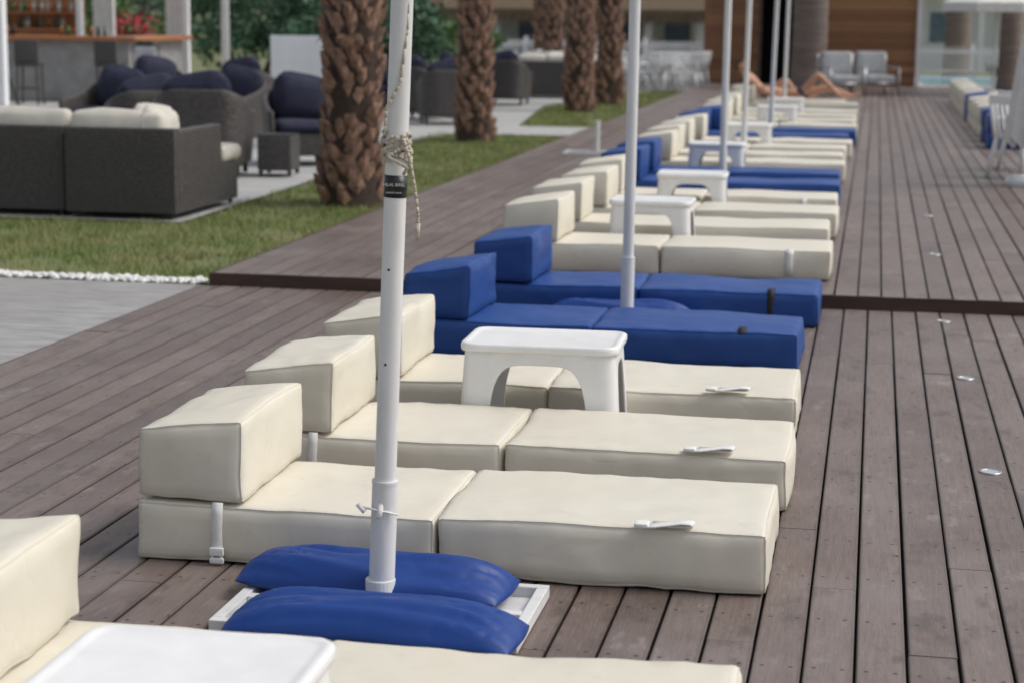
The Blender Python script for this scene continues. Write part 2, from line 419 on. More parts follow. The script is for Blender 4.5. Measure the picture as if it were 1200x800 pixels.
def lounger(x,y,z,color,near=False,straps=(),seed=0,jit=.01,sx=1):
    e=empty('sun_lounger',(x,y,z),random.uniform(-jit,jit)); e.scale=(sx,1,1)
    res=.03 if near else .12
    mat=m_cream if color=='c' else m_blue
    sd=seed if near else seed%3
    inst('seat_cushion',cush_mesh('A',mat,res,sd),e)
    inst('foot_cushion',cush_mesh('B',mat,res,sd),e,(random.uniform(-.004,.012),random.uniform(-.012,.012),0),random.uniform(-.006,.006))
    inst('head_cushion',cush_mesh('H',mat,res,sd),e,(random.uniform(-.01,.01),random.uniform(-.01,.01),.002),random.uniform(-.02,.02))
    if 'head' in straps:
        A=Acc(); xs=.285
        strap_mesh(A,[(xs,-.006,T+.01),(xs,-.015,T-.03),(xs-.002,-.0165,.12),(xs,-.016,.06),(xs,-.016,.02)],.036,(1,0,0))
        A.obj('strap',m_strapw,e,True)
        A=Acc();A.rb(xs-.024,xs+.024,-.030,-.017,.008,.028,r=.004,res=.05);A.rb(xs-.024,xs+.024,-.030,-.017,.034,.062,r=.004,res=.05)
        A.box(xs-.018,xs-.010,-.026,-.019,.02,.04);A.box(xs+.010,xs+.018,-.026,-.019,.02,.04)
        A.obj('buckle',m_white,e,True)
    if 'top' in straps:
        A=Acc(); x0=1.74+.03*math.sin(seed*2.3); zt=T+.013
        strap_mesh(A,[(x0-.02,.005,zt),(x0+.02,.012,zt+.003),(x0+.06,.02,zt+.008),(x0+.10,.028,zt+.013),(x0+.128,.03,zt+.012),(x0+.135,.03,zt+.007),(x0+.12,.034,zt+.003),(x0+.07,.035,zt+.001),(x0+.0,.04,zt+.001)],.055,(.15,1,0),.0024)
        A.rb(x0-.05,x0-.005,-.016,.038,zt-.002,zt+.012,r=.005,res=.05)
        A.obj('strap_loop',m_strapw,e,True)
    if 'black' in straps:
        A=Acc(); xs=1.8
        strap_mesh(A,[(xs,.10,T+.012),(xs,.02,T+.013),(xs,-.004,T-.000),(xs,-.015,T-.03),(xs,-.016,.10),(xs,-.015,.03)],.042,(1,0,0))
        A.obj('strap',m_strapb,e,True)
    if 'end' in straps:
        A=Acc(); xs=1.83
        strap_mesh(A,[(xs,.002,T+.002),(xs,-.015,T-.03),(xs,-.016,.10),(xs,-.015,.03)],.05,(1,0,0))
        A.obj('strap',m_strapw,e,True)
    return e
XL=-2.35
lounger(XL,3.93,0,'c',True,('top',),1,.004)
lounger(XL,5.85,0,'c',True,('head','top'),2,.004)
lounger(XL,6.95,0,'c',True,('head','top'),3,.004)
lounger(-2.385,8.13,0,'c',True,('top',),4,.004,1.015)
lounger(-2.42,9.78,0,'b',True,('black',),5,.004)
lounger(XL,11.25,0,'b',True,('black',),6,.004)
XU=-2.47
ups=[(12.66,'c'),(13.98,'c'),(15.15,'c'),(16.35,'c'),(17.7,'b'),(18.95,'b'),(20.3,'c'),(21.5,'c'),(22.7,'c'),(23.9,'c'),(25.1,'b'),(26.3,'b'),(27.6,'c'),(28.9,'c'),(30.3,'c'),(31.8,'c'),(34.5,'c')]
for i,(y,c) in enumerate(ups):
    lounger(XU+random.uniform(-.05,.05),y,.087,c,False,('end',) if i in(0,3) else (),i,.012,1.05)
for i,y in enumerate([26.4,27.7,29.0,30.3,31.6,33.0,34.4,35.8,37.2,38.6,40.2]):
    lounger(1.5,y,.087,'b' if i in(0,1,5) else 'c',False,(),i,.015)

# ---------------------------------------------------------------- plastic tables
def table(x,y,z,w=.58,d=.5,h=.45,rot=0):
    e=empty('plastic_side_table',(x,y,z),rot)
    rc=.06
    def per(w,d,rc):
        out=[]
        sides=[((-w/2,-d/2),(1,0),w),((w/2,-d/2),(0,1),d),((w/2,d/2),(-1,0),w),((-w/2,d/2),(0,-1),d)]
        for s,(st,dr,ln) in enumerate(sides):
            a=.62
            us=[-1,-.93,-.86,-.78,-.70,-.645]+[-a*math.cos(math.pi*k/22) for k in range(23)]+[.645,.70,.78,.86,.93]
            for u in us:
                t=(u+1)/2*ln; px=st[0]+dr[0]*t;py=st[1]+dr[1]*t
                cx=min(max(px,-w/2+rc),w/2-rc);cy=min(max(py,-d/2+rc),d/2-rc)
                v=Vector((px-cx,py-cy))
                if v.length>1e-6 and abs(px-cx)>1e-6 and abs(py-cy)>1e-6:
                    v=v.normalized()*rc; px,py=cx+v.x,cy+v.y
                out.append((px,py,u))
        return out
    P=per(w-.03,d-.03,rc-.012); n=len(P)
    def bot(u):
        a=.62
        if abs(u)>=a: return 0
        return (h-.085)*(1-(abs(u)/a)**5)**(1/3.5)
    V=[];F=[];K=9
    for k in range(K+1):
        for px,py,u in P:
            b=bot(u); zt=h-.012; t=k/K; zz=zt+(b-zt)*t
            s=1+.10*((h-zz)/h)
            V.append((px*s,py*s,zz))
    for k in range(K):
        for i in range(n): j=(i+1)%n; F.append((k*n+i,(k+1)*n+i,(k+1)*n+j,k*n+j))
    o=mk('leg_skirt',V,F,m_white,e,True)
    sm=o.modifiers.new('s','SOLIDIFY'); sm.thickness=.011; sm.offset=-1
    V=[];F=[]
    prof=[(-.012,h-.035),(0,h-.034),(.004,h-.025),(.004,h-.008),(0,h-.001),(-.008,h+.002),(-.02,h+.001),(-.028,h-.003),(-.04,h-.004)]
    for off,zz in prof:
        Q=per(w+2*off,d+2*off,max(rc+off,.02)); V+=[(a,b,zz) for a,b,u in Q]
    for k in range(len(prof)-1):
        for i in range(n): j=(i+1)%n; F.append((k*n+i,k*n+j,(k+1)*n+j,(k+1)*n+i))
    F.append(tuple((len(prof)-1)*n+i for i in range(n)))
    mk('table_top',V,F,m_white,e,True)
    return e
table(-1.375,3.63,0,.56,.52,.45,.02)
table(-1.325,7.885,0,.655,.44,.455,.03)
for x,y in((-1.53,13.67),(-1.47,16.10),(-1.58,20.0),(-1.5,23.65),(-1.4,28.6),(-1.4,31.35)): table(x,y,.085,.58,.42,.42,random.uniform(-.04,.04))

# ---------------------------------------------------------------- umbrellas
def furled(A,x,y,z0,z1,r):
    n=32;V=[];F=[];K=14
    for k in range(K+1):
        t=k/K; rr=r*(.55+.6*math.sin(min(1,t*1.3)*math.pi*.5))*(1-t**5*.85) if t>0 else r*.5
        for i in range(n):
            a=2*math.pi*i/n; q=rr*(1+.22*math.sin(a*8+t*1.5))
            V.append((x+q*math.cos(a),y+q*math.sin(a),z0+(z1-z0)*t))
    for k in range(K):
        for i in range(n): j=(i+1)%n; F.append((k*n+i,k*n+j,(k+1)*n+j,(k+1)*n+i))
    F.append(tuple(K*n+i for i in range(n))); F.append(tuple(reversed(range(n))))
    A.add(V,F)
def sandbag(x0,x1,yc,wid,z0,hgt,parent,seed,rot=0,bend=0):
    nu,nv=90,40;V=[];F=[];ln=x1-x0
    def pt(u,v,top):
        e=max(0,(1-abs(u)**4.2))*max(0,(1-abs(v)**2.4)); t=e**.6
        hw=wid/2*(1-.14*abs(u)**3)*(1+.06*noise.noise(Vector((u*2.2,seed,0))))
        x=u*ln/2*(1-.03*abs(v)**2); y=v*hw+bend*(u*u-.3)
        # long soft folds running lengthwise, gathered towards the ends
        w=v*3.2+.5*math.sin(u*2+seed)
        n1=noise.noise(Vector((u*1.1+seed,w,seed*2)))
        n2=noise.noise(Vector((u*2.2+seed*2,w*2.1,seed)))
        z=z0+hgt*.3 + (hgt*.72*t if top else -hgt*.29*t)
        if top: z+=(.022*n1+.010*n2*(.3+abs(u)) - .010*max(0,1-abs(n2)*9)*abs(u))*t
        z=max(z,.006)
        return (x,y,z)
    for top in(True,False):
        o=len(V)
        for i in range(nu+1):
            for j in range(nv+1):
                u=-1+2*i/nu; v=-1+2*j/nv
                u=math.sin(u*math.pi/2)*.6+u*.4; v=math.sin(v*math.pi/2)*.7+v*.3
                V.append(pt(u,v,top))
        for i in range(nu):
            for j in range(nv):
                a=o+i*(nv+1)+j; q=(a,a+nv+1,a+nv+2,a+1)
                F.append(q if top else q[::-1])
    o=mk('sandbag',V,F,m_bag,parent,True); o.location=((x0+x1)/2,yc,0); o.rotation_euler=(0,0,rot)
    bm=bmesh.new(); bm.from_mesh(o.data); bmesh.ops.remove_doubles(bm,verts=bm.verts,dist=.0005); bm.to_mesh(o.data); bm.free()
    return o
def umbrella(x,y,z,lean=0,leany=0,near=False,r=.036,bags=True,cz=2.15):
    e=empty('beach_umbrella',(x,y,z))
    A=Acc()
    top=3.0
    def P(h): return (lean*h,leany*h,h)
    A.tube(P(.02),P(.42),r*1.2,r*1.2,28); A.tube(P(.42),P(top),r,r,28)
    A.tube(P(.415),P(.425),r*1.24,r*1.24,28)
    o=A.obj('pole',m_pole,e); autosmooth(o)
    if near:
        A=Acc(); c=Vector(P(.34))
        A.tube(c+Vector((-.06,-.05,.012)),c+Vector((.05,-.03,-.012)),.0035,.0035,8)
        A.tube(c+Vector((-.068,-.052,.02)),c+Vector((-.048,-.048,-.004)),.008,.008,8)
        A.tube(c+Vector((-.005,-.052,-.02)),c+Vector((.0,-.03,.02)),.009,.009,10)
        A.obj('clamp_bolt',m_strapw,e,True)
        A=Acc()
        for hz in(.78,1.06): 
            c=Vector(P(hz)); A.tube(c+Vector((-.004,-r-.001,0)),c+Vector((-.004,-r+.01,0)),.004,.004,10)
        A.obj('pin_holes',m_black,e)
        A=Acc(); A.tube(P(1.27),P(1.335),r+.0012,r+.0012,28); A.obj('label_band',m_black,e,True)
        for s,hz in(('HILAL BIREL',1.308),('SEMSIYE TENTE',1.285)):
            cu=bpy.data.curves.new('label_text','FONT'); cu.body=s; cu.size=.0125 if hz>1.3 else .007; cu.align_x='CENTER'; cu.align_y='CENTER'; cu.extrude=.0002
            t=bpy.data.objects.new('label_text',cu); COL.objects.link(t); t.parent=e
            q=P(hz); t.location=(q[0]+.004,q[1]-r-.003,hz); t.rotation_euler=(math.pi/2,0,0); cu.materials.append(m_strapw)
        A=Acc(); pts=[]
        for k in range(130):
            t=k/130; a=k*.42; h=1.375+.075*t+.012*math.sin(k*.7); rr=r+.007+.004*math.sin(k*1.3)
            c=P(h); pts.append((c[0]+rr*math.cos(a),c[1]+rr*math.sin(a),h))
        A.path(pts,.006,6)
        def curve(ps,n=20):
            out=[]
            for i in range(n+1):
                t=i/n*(len(ps)-1); k=min(int(t),len(ps)-2); f=t-k; f=f*f*(3-2*f)
                out.append(tuple(Vector(ps[k]).lerp(Vector(ps[k+1]),f)))
            return out
        c=P(1.4)
        A.path(curve([(c[0]+.03,-.04,1.44),(c[0]+.052,-.05,1.38),(c[0]+.066,-.05,1.30),(c[0]+.075,-.045,1.22),(c[0]+.072,-.045,1.19)]),.0055,6)
        A.path(curve([(c[0]+.03,-.04,1.42),(c[0]-.015,-.05,1.39),(c[0]+.045,-.055,1.36),(c[0]+.03,-.04,1.34)]),.0055,6)
        A.path(curve([(c[0]-.03,-.03,1.45),(c[0]-.02,-.042,1.53),(c[0]+.02,-.038,1.60),(c[0]+.036,-.02,1.75),(c[0]+.042,-.01,2.2)]),.0045,6)
        A.tube((c[0]+.073,-.045,1.20),(c[0]+.072,-.045,1.15),.009,.005,8)
        A.obj('rope',m_rope,e,True)
    A=Acc(); furled(A,lean*2.5,leany*2.5,cz,3.15,.10); A.obj('furled_canopy',m_canvas,e,True)
    A=Acc(); s=.035
    fx0,fx1,fy0,fy1=-.45,.47,-.27,.29
    A.box(fx0,fx1,fy0,fy0+s,.004,.044);A.box(fx0,fx1,fy1-s,fy1,.004,.044)
    A.box(fx0,fx0+s,fy0+s+.001,fy1-s-.001,.004,.044);A.box(fx1-s,fx1,fy0+s+.001,fy1-s-.001,.004,.044)
    A.box(fx0+s+.001,fx1-s-.001,-.02,.02,.006,.042)
    A.tube((0,0,.043),(0,0,.12),r*1.4,r*1.4,24)
    A.obj('base_frame',m_pole,e,False,.003)
    if near: 
        A=Acc(); A.box(fx0+s,fx1-s,fy0+s,fy1-s,.002,.010); A.obj('base_plate',m_pole,e)
    if bags:
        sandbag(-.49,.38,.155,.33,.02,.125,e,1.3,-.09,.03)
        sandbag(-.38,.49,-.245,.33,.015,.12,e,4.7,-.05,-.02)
    return e
umbrella(-1.405,5.42,0,.036,0,True,.0325)
umbrella(-1.36,10.92,0,.006,0,False,.032)
umbrella(-1.42,18.65,.085,.006,0,False,.033,cz=2.35)
umbrella(-1.46,22.25-.05,.085,.012,0,False,.03,cz=2.35)
umbrella(-1.42,27.2,.085,.02,0,False,.03,cz=2.35)
umbrella(-1.5,32.9,.085,.01,0,False,.03,cz=2.35)
e=empty('umbrella_stand',(-3.45,23.6,.085)); A=Acc()
A.box(-.3,.3,-.25,-.2,.003,.04);A.box(-.3,.3,.2,.25,.003,.04);A.box(-.3,-.25,-.198,.198,.003,.04);A.box(.25,.3,-.198,.198,.003,.04);A.box(-.248,.248,-.03,.03,.005,.045);A.tube((.1,0,.04),(.1,0,.42),.03,.03,16)
A.obj('frame',m_pole,e)

# ---------------------------------------------------------------- wicker furniture
def armchair(x,y,rot,navy=True,w=.82,d=.82,z=0,name='wicker_armchair',sc=1.12):
    e=empty(name,(x,y,z),rot); e.scale=(sc,sc,sc)
    rc=.22
    pts=[]
    hw=w/2-.04;hd=d/2-.04
    for k in range(8): pts.append((-hw,-hd+(2*hd-rc)*k/8,0))
    for k in range(9):
        a=math.pi-math.pi/2*k/8; pts.append((-hw+rc+rc*math.cos(a),hd-rc+rc*math.sin(a),1))
    for k in range(1,8): pts.append((-hw+rc+(2*hw-2*rc)*k/8,hd,1))
    for k in range(9):
        a=math.pi/2-math.pi/2*k/8; pts.append((hw-rc+rc*math.cos(a),hd-rc+rc*math.sin(a),1))
    for k in range(1,9): pts.append((hw,hd-rc-(2*hd-rc)*k/8,0))
    V=[];F=[];K=8;n=len(pts)
    for k in range(K+1):
        for px,py,_ in pts:
            t=min(max((py+hd)/(2*hd),0),1); top=.58+.22*(t**2.2); zz=.10+(top-.10)*k/K
            s=1+.09*(k/K)
            V.append((px*s,py*s,zz))
    for k in range(K):
        for i in range(n-1): F.append((k*n+i,k*n+i+1,(k+1)*n+i+1,(k+1)*n+i))
    o=mk('wicker_shell',V,F,m_wick,e,True); sm=o.modifiers.new('s','SOLIDIFY'); sm.thickness=.06; sm.offset=0
    bv=o.modifiers.new('b','BEVEL'); bv.width=.02; bv.segments=2
    A=Acc(); A.rb(-hw+.035,hw-.035,-hd-.02,hd-.04,.1,.34,r=.02,res=.2); A.obj('seat_base',m_wick,e,True)
    A=Acc()
    for sx in(-1,1):
        for sy in(-1,1): A.box(sx*(hw-.03)-.022,sx*(hw-.03)+.022,sy*(hd-.05)-.022,sy*(hd-.05)+.022,0,.11)
    A.obj('legs',m_wick,e)
    m=m_navy if navy else m_cushion
    RB('seat_cushion',-hw+.05,hw-.05,-hd-.03,hd-.12,.345,.45,m,e,r=.045,res=.08,amp=.01,pil=.02)
    V,F=rbox(-.28,.28,-.08,.08,0,.47,r=.06,res=.08,amp=.02,pil=.04)
    mt=Matrix.Translation((0,hd-.16,.44))@Matrix.Rotation(-.2,4,'X')@Matrix.Rotation(.08,4,'Y')
    mk('back_pillow',[mt@v for v in V],F,m,e,True)
    return e
def sofa(x0,x1,y0,y1,z,right_arm,name='wicker_sofa'):
    e=empty(name,(x0,y0,z)); w=x1-x0;d=y1-y0
    A=Acc()
    A.rb(0,w,0,.13,.04,.785,r=.02,res=.2)
    A.rb(.01,w-(.13 if right_arm else .01),.132,d,.04,.40,r=.02,res=.2)
    if right_arm: A.rb(w-.125,w,.132,d-.45,.04,.765,r=.02,res=.2); A.rb(w-.125,w,d-.448,d,.04,.40,r=.02,res=.2)
    A.obj('wicker_body',m_wick,e,True)
    RB('seat_cushion',.02,w+(.02 if right_arm else -.02),d-.44,d+.06,.405,.55,m_cushion,e,r=.04,res=.1,amp=.008,pil=.015)
    RB('inner_cushion',.02,w-.14,.14,d-.45,.405,.55,m_cushion,e,r=.04,res=.1)
    k=max(1,int(round(w/.85)))
    for i in range(k):
        a=.01+i*(w-.15 if right_arm else w)/k; b=a+((w-.15 if right_arm else w)/k)-.02
        RB('back_cushion',a,b,.11,.30,.56,.925,m_cushion,e,r=.05,res=.08,amp=.012,seed=i+3,pil=.015)
    if right_arm:
        V,F=rbox(-.2,.2,-.07,.07,0,.40,r=.06,res=.07,amp=.02,pil=.04)
        for q,(px,py,rz) in enumerate(((w-.22,.32,1.2),(w-.32,.40,.9))):
            mt=Matrix.Translation((px,py,.54))@Matrix.Rotation(rz,4,'Z')@Matrix.Rotation(-.12,4,'X'); mk('throw_pillow',[mt@v for v in V],F,m_cushion,e,True)
    A=Acc()
    for xx in(.06,w-.06):
        for yy in(.06,d-.06): A.tube((xx,yy,0),(xx,yy,.05),.02,.02,10)
    A.obj('feet',m_black,e)
    return e
sofa(-8.6,-6.985,15.9,16.95,0,False)
sofa(-6.955,-5.93,15.83,17.5,0,True)
armchair(-7.3,20.4,math.radians(192),sc=1.2); armchair(-6.72,22.3,math.radians(25),sc=1.12); armchair(-8.35,21.3,math.radians(215)); armchair(-9.9,24.0,math.radians(-10)); armchair(-8.6,24.9,math.radians(-20))
e=empty('wicker_ottoman',(-6.50,20.6,0),.1); A=Acc();A.rb(-.19,.19,-.26,.26,.06,.44,r=.02,res=.15);A.obj('body',m_wick,e,True); RB('glass_top',-.185,.185,-.25,.25,.442,.452,m_black,e,r=.004,res=.3)
A=Acc()
for sx in(-.16,.16):
    for sy in(-.22,.22): A.box(sx-.02,sx+.02,sy-.02,sy+.02,0,.07)
A.obj('legs',m_wick,e)
armchair(-6.95,31.2,math.radians(200)); armchair(-7.7,32.4,math.radians(160)); armchair(-7.3,38.2,math.radians(180)); armchair(-7.9,37.0,math.radians(90)); armchair(-8.9,33.5,math.radians(10))
sofa(-7.7,-6.3,41.5,42.6,0,True); armchair(-6.7,44.0,0,False)
armchair(-9.9,30.0,math.radians(170)); armchair(-11.3,29.6,math.radians(40))

# ---------------------------------------------------------------- bar area
e=empty('outdoor_bar',(-19.5,36,0)); A=Acc(); A.box(0,5.1,0,.5,0,1.18); A.box(4.7,5.1,.502,3,0,1.18); A.obj('counter_front',m_conc,e,False,.01)
A=Acc(); A.box(-.1,5.3,-.15,.62,1.183,1.27); A.box(4.55,5.3,.622,3.1,1.183,1.27); A.obj('counter_top',m_orange,e,False,.01)
A=Acc(); 
for px in(0,2.6,5.0): A.box(px,px+.12,3.3,3.42,0,3.2)
A.obj('posts',m_plaster,e)
A=Acc()
for k in range(12): A.box(-.5,5.8,-.6+k*.38,-.55+k*.38,3.2,3.32)
A.obj('pergola_slats',m_plaster,e)
A=Acc(); A.box(.2,2.7,3.5,3.56,0,2.2); A.obj('back_shelf_unit',m_orange,e)
for a0,a1 in((2.85,3.35),(4.5,4.95)):
    V=[];F=[]
    for i in range(21):
        for j in (0,1): V.append((a0+i*(a1-a0)/20,3.62+.04*math.sin(i*1.3),.3 if j==0 else 3.1))
    for i in range(20): F.append((2*i,2*i+2,2*i+3,2*i+1))
    mk('curtain',V,F,m_canvas,e,True)
A=Acc()
for zz in(1.35,1.7): A.box(.3,2.6,3.2,3.49,zz,zz+.03)
A.obj('shelves',m_orange,e)
cols=[m_glass,M('green_glass',(.03,.12,.04),.1,.2),M('amber_glass',(.3,.1,.02),.1,.2),m_black]
for mi,mm in enumerate(cols):
    A=Acc()
    for q in range(12):
        bx=.4+random.random()*2.1; zz=random.choice((1.38,1.73)); A.tube((bx,3.33,zz),(bx,3.33,zz+.18),.035,.035,8); A.tube((bx,3.33,zz+.18),(bx,3.33,zz+.28),.014,.014,8)
    for q in range(5):
        bx=.4+random.random()*4.2; A.tube((bx,.3,1.272),(bx,.3,1.46),.035,.03,8)
    A.obj('bottles',mm,e,True)
def stool(x,y,rot):
    e=empty('bar_stool',(x,y,0),rot); A=Acc()
    for sx in(-.18,.18):
        for sy in(-.18,.18): A.tube((sx*1.15,sy*1.15,0),(sx,sy,.74),.022,.022,8)
    for a,b in(((-.2,-.2,.3),(.2,-.2,.3)),((-.2,.2,.3),(.2,.2,.3)),((-.2,-.2,.3),(-.2,.2,.3)),((.2,-.2,.3),(.2,.2,.3))): A.tube(a,b,.014,.014,6)
    A.obj('legs',m_wick,e)
    A=Acc();A.rb(-.23,.23,-.21,.21,.72,.80,r=.02,res=.2);A.rb(-.23,.23,.17,.22,.80,1.22,r=.015,res=.2);A.obj('seat_and_back',m_wick,e,True)
for x,y,r in((-16.6,34.4,3.0),(-15.8,34.5,3.3),(-14.3,34.8,3.1),(-13.6,35.2,2.7),(-18.0,34.8,3.1)): stool(x,y,r)
e=empty('camera_tripod',(-13.9,29.2,0)); A=Acc()
for k in range(3):
    a=k*2.09+.4; A.tube((.38*math.cos(a),.38*math.sin(a),0),(0,0,1.15),.016,.02,8)
A.tube((0,0,1.1),(0,0,1.5),.018,.018,8); A.obj('legs',m_black,e)
A=Acc();A.rb(-.1,.1,-.06,.06,1.5,1.64,r=.01,res=.1);A.tube((0,-.06,1.57),(0,-.18,1.57),.04,.045,16);A.obj('camera_body',m_black,e,True)
e=empty('white_post',(-13.3,28.0,0)); A=Acc(); A.box(-.09,.09,-.08,.08,0,3.0); A.obj('post',m_plaster,e,False,.01)
e=empty('flag_pole',(-13.45,39.0,0)); A=Acc(); A.tube((0,0,0),(0,0,6),.09,.07,20); A.tube((0,0,0),(0,0,.08),.2,.2,20); A.obj('pole',m_pole,e,True)
e=empty('white_planter_screen',(-11.35,35.5,0)); A=Acc();A.box(0,1.45,0,.08,.25,1.34);A.box(.05,.13,.0,.08,0,.25);A.box(1.22,1.3,0,.08,0,.25);A.obj('panel',m_plaster,e,False,.01)
e=empty('draped_towel',(-13.35,34.2,0)); A=Acc()
V=[];F=[]
for i in range(13):
    for j in range(9):
        t=i/12; u=j/8; yy=-.02-.03*math.sin(u*9)*t
        V.append((-.2+.4*u,yy,1.12-.85*t))
for i in range(12):
    for j in range(8): a=i*9+j; F.append((a,a+1,a+10,a+9))
o=mk('cloth',V,F,m_greyfab,e,True); o.modifiers.new('s','SOLIDIFY').thickness=.01
A.tube((-.25,.0,1.13),(.25,0,1.13),.012,.012,8);A.tube((-.25,0,0),(-.25,0,1.13),.012,.012,8);A.tube((.25,0,0),(.25,0,1.13),.012,.012,8);A.box(-.25,.25,-.2,.2,-.0,.02);A.obj('rail',m_black,e)

# ---------------------------------------------------------------- foliage
def leaves(name,clumps,n,size,mat,parent=None,flat=.5):
    c=np.array([q[:3] for q in clumps]);r=np.array([q[3:6] for q in clumps]);wt=r.prod(1)**.6;wt/=wt.sum()
    k=rng.choice(len(clumps),n,p=wt)
    d=rng.normal(size=(n,3));d/=np.linalg.norm(d,axis=1)[:,None]
    rad=rng.random(n)**.35
    p=c[k]+d*r[k]*rad[:,None]*(1+.25*rng.normal(size=(n,1))*.5)
    p=p[p[:,2]>.0]; n=len(p)
    a=rng.normal(size=(n,3));a/=np.linalg.norm(a,axis=1)[:,None]
    b=np.cross(a,rng.normal(size=(n,3)));b/=np.linalg.norm(b,axis=1)[:,None]
    s=size*(.6+.8*rng.random((n,1)))
    V=np.stack([p-a*s,p-b*s*flat,p+a*s,p+b*s*flat],1).reshape(-1,3)
    me=bpy.data.meshes.new(name);me.vertices.add(4*n);me.vertices.foreach_set('co',V.ravel())
    me.loops.add(4*n);me.loops.foreach_set('vertex_index',np.arange(4*n,dtype=np.int32))
    me.polygons.add(n);me.polygons.foreach_set('loop_start',np.arange(0,4*n,4,dtype=np.int32));me.polygons.foreach_set('loop_total',np.full(n,4,dtype=np.int32))
    me.update();me.validate();me.materials.append(mat)
    o=bpy.data.objects.new(name,me);COL.objects.link(o);o.parent=parent;return o
def bush(name,x,y,w,d,h,n,size,mat,lumps=14):
    e=empty(name,(x,y,0))
    cl=[(random.uniform(-w,w)*.5,random.uniform(-d,d)*.5,random.uniform(.25,.85)*h,random.uniform(.14,.3)*w,random.uniform(.2,.3)*d+.2,random.uniform(.14,.28)*h) for _ in range(lumps)]
    leaves('leaves',cl,n,size,mat,e)
    A=Acc()
    for c in cl[:8]: A.tube((c[0]*.15,c[1]*.15,0),c[:3],.05,.015,6)
    A.obj('stems',m_barkd,e)
    return e
bush('conifer_shrub',-15.2,46,4.2,2,2.6,5000,.09,m_conif,20)
bush('conifer_shrub',-12.2,44.5,3.6,2,2.3,5000,.09,m_conif,16)
bush('garden_shrub',-18.5,44,3,1.6,1.9,3500,.09,m_bush,12)
bush('garden_shrub',-10.0,49,3,2,1.7,3000,.09,m_bush,12)
bush('garden_shrub',-22.5,50,4,2,2.8,4000,.09,m_bush,16)
e=bush('flowering_shrub',-17.0,42.5,1.6,1,1.5,1500,.06,m_bush,8); leaves('flowers',[(0,-.2,1.3,.8,.5,.45)],600,.06,m_flower,e)
bush('garden_shrub',4.6,58,2.4,.9,.55,1500,.06,m_bush,10)
bush('garden_shrub',8.5,66,3,1.5,1.8,2500,.08,m_bush,10)
cl=[(x+random.uniform(-3,3),95+random.uniform(-5,5),random.uniform(0,5),random.uniform(3,6),3,random.uniform(1.5,3)) for x in np.arange(-75,80,3.5) for _ in range(2)]
leaves('distant_trees',cl,26000,.36,m_far)

# ---------------------------------------------------------------- palms
def palm(x,y,z,r0,r1,h,rough=True,crown=True,lean=(0,0),name='palm_tree'):
    e=empty(name,(x,y,z)); n=20;K=40;V=[];F=[]
    def c(t): return Vector((lean[0]*t*t*h,lean[1]*t*t*h,h*t))
    def rr(t): return (r0+(r1-r0)*t)*(1+.18*math.exp(-t*18))
    for k in range(K+1):
        t=k/K;q=c(t)
        for i in range(n):
            a=2*math.pi*i/n;r=rr(t)*(1+.03*noise.noise(Vector((i*.7,k*.5,x))))*(1+(.025*(k%2) if not rough else 0))
            V.append((q.x+r*math.cos(a),q.y+r*math.sin(a),q.z))
    for k in range(K):
        for i in range(n): j=(i+1)%n;F.append((k*n+i,k*n+j,(k+1)*n+j,(k+1)*n+i))
    F.append(tuple(K*n+i for i in range(n)))
    mk('trunk',V,F,m_barkd if rough else m_barks,e,True)
    if rough:
        V=[];F=[];per=8;step=.105;rows=int(h/step)
        for k in range(rows):
            for i in range(per):
                z0=k*step+random.uniform(-.03,.03);t=max(0,z0/h);a=2*math.pi*(i+.5*(k%2)+.13*k)/per+random.uniform(-.16,.16)
                r=rr(t)*.97;q=c(t);hh=random.uniform(.15,.28);dl=math.pi/per*random.uniform(.6,1.0);out=random.uniform(.025,.10)
                if random.random()<.12: continue
                tw=random.uniform(-.12,.12)
                def P(an,rad,zz): return (q.x+rad*math.cos(a+an),q.y+rad*math.sin(a+an),zz)
                o=len(V)
                V+=[P(0,r,z0),P(-dl,r*.99,z0+.42*hh),P(dl,r*.99,z0+.42*hh),P(0,r+out*.8,z0+.45*hh),P(-dl*.4+tw,r+out,z0+hh),P(dl*.4+tw,r+out,z0+hh*random.uniform(.85,1.1)),P(tw,r-.01,z0+hh*.85)]
                F+=[(o,o+3,o+1),(o,o+2,o+3),(o+1,o+3,o+4),(o+2,o+5,o+3),(o+3,o+5,o+4),(o+4,o+5,o+6),(o+1,o+4,o+6),(o+2,o+6,o+5)]
                for _ in range(3):
                    b=P(random.uniform(-dl,dl)*.6,r+out*.8,z0+hh*.9);o=len(V)
                    V+=[b,(b[0]+random.uniform(-.012,.012),b[1],b[2]-.015),(b[0]+random.uniform(-.07,.07),b[1]+random.uniform(-.07,.07),b[2]+random.uniform(-.12,.08))];F.append((o,o+1,o+2))
        mk('bark_scales',V,F,m_bark,e)
    if crown:
        V=[];F=[];top=c(1)
        for f in range(26):
            az=f*2.4;el=random.uniform(-.5,1.2);ln=random.uniform(1.6,2.3)
            p=top+Vector((0,0,-.1)); d=Vector((math.cos(az)*math.cos(el),math.sin(az)*math.cos(el),math.sin(el)));side=Vector((-math.sin(az),math.cos(az),0))
            seg=14
            for s in range(seg):
                q=p+d*(ln/seg); d=(d+Vector((0,0,-.10))).normalized()
                o=len(V);V+=[p-side*.015,p+side*.015,q+side*.012,q-side*.012];F.append((o,o+1,o+2,o+3))
                if s>1:
                    ll=.5*math.sin(math.pi*(s/seg)*.85+.25)
                    for sg in(-1,1):
                        for u in(0,.5):
                            b=p.lerp(q,u);tip=b+side*sg*ll*.8+d*ll*.5+Vector((0,0,-.12*ll-random.random()*.05));w=d*.022
                            o=len(V);V+=[b-w,b+w,tip];F.append((o,o+1,o+2))
                p=q
        mk('fronds',V,F,m_frond,e)
    return e
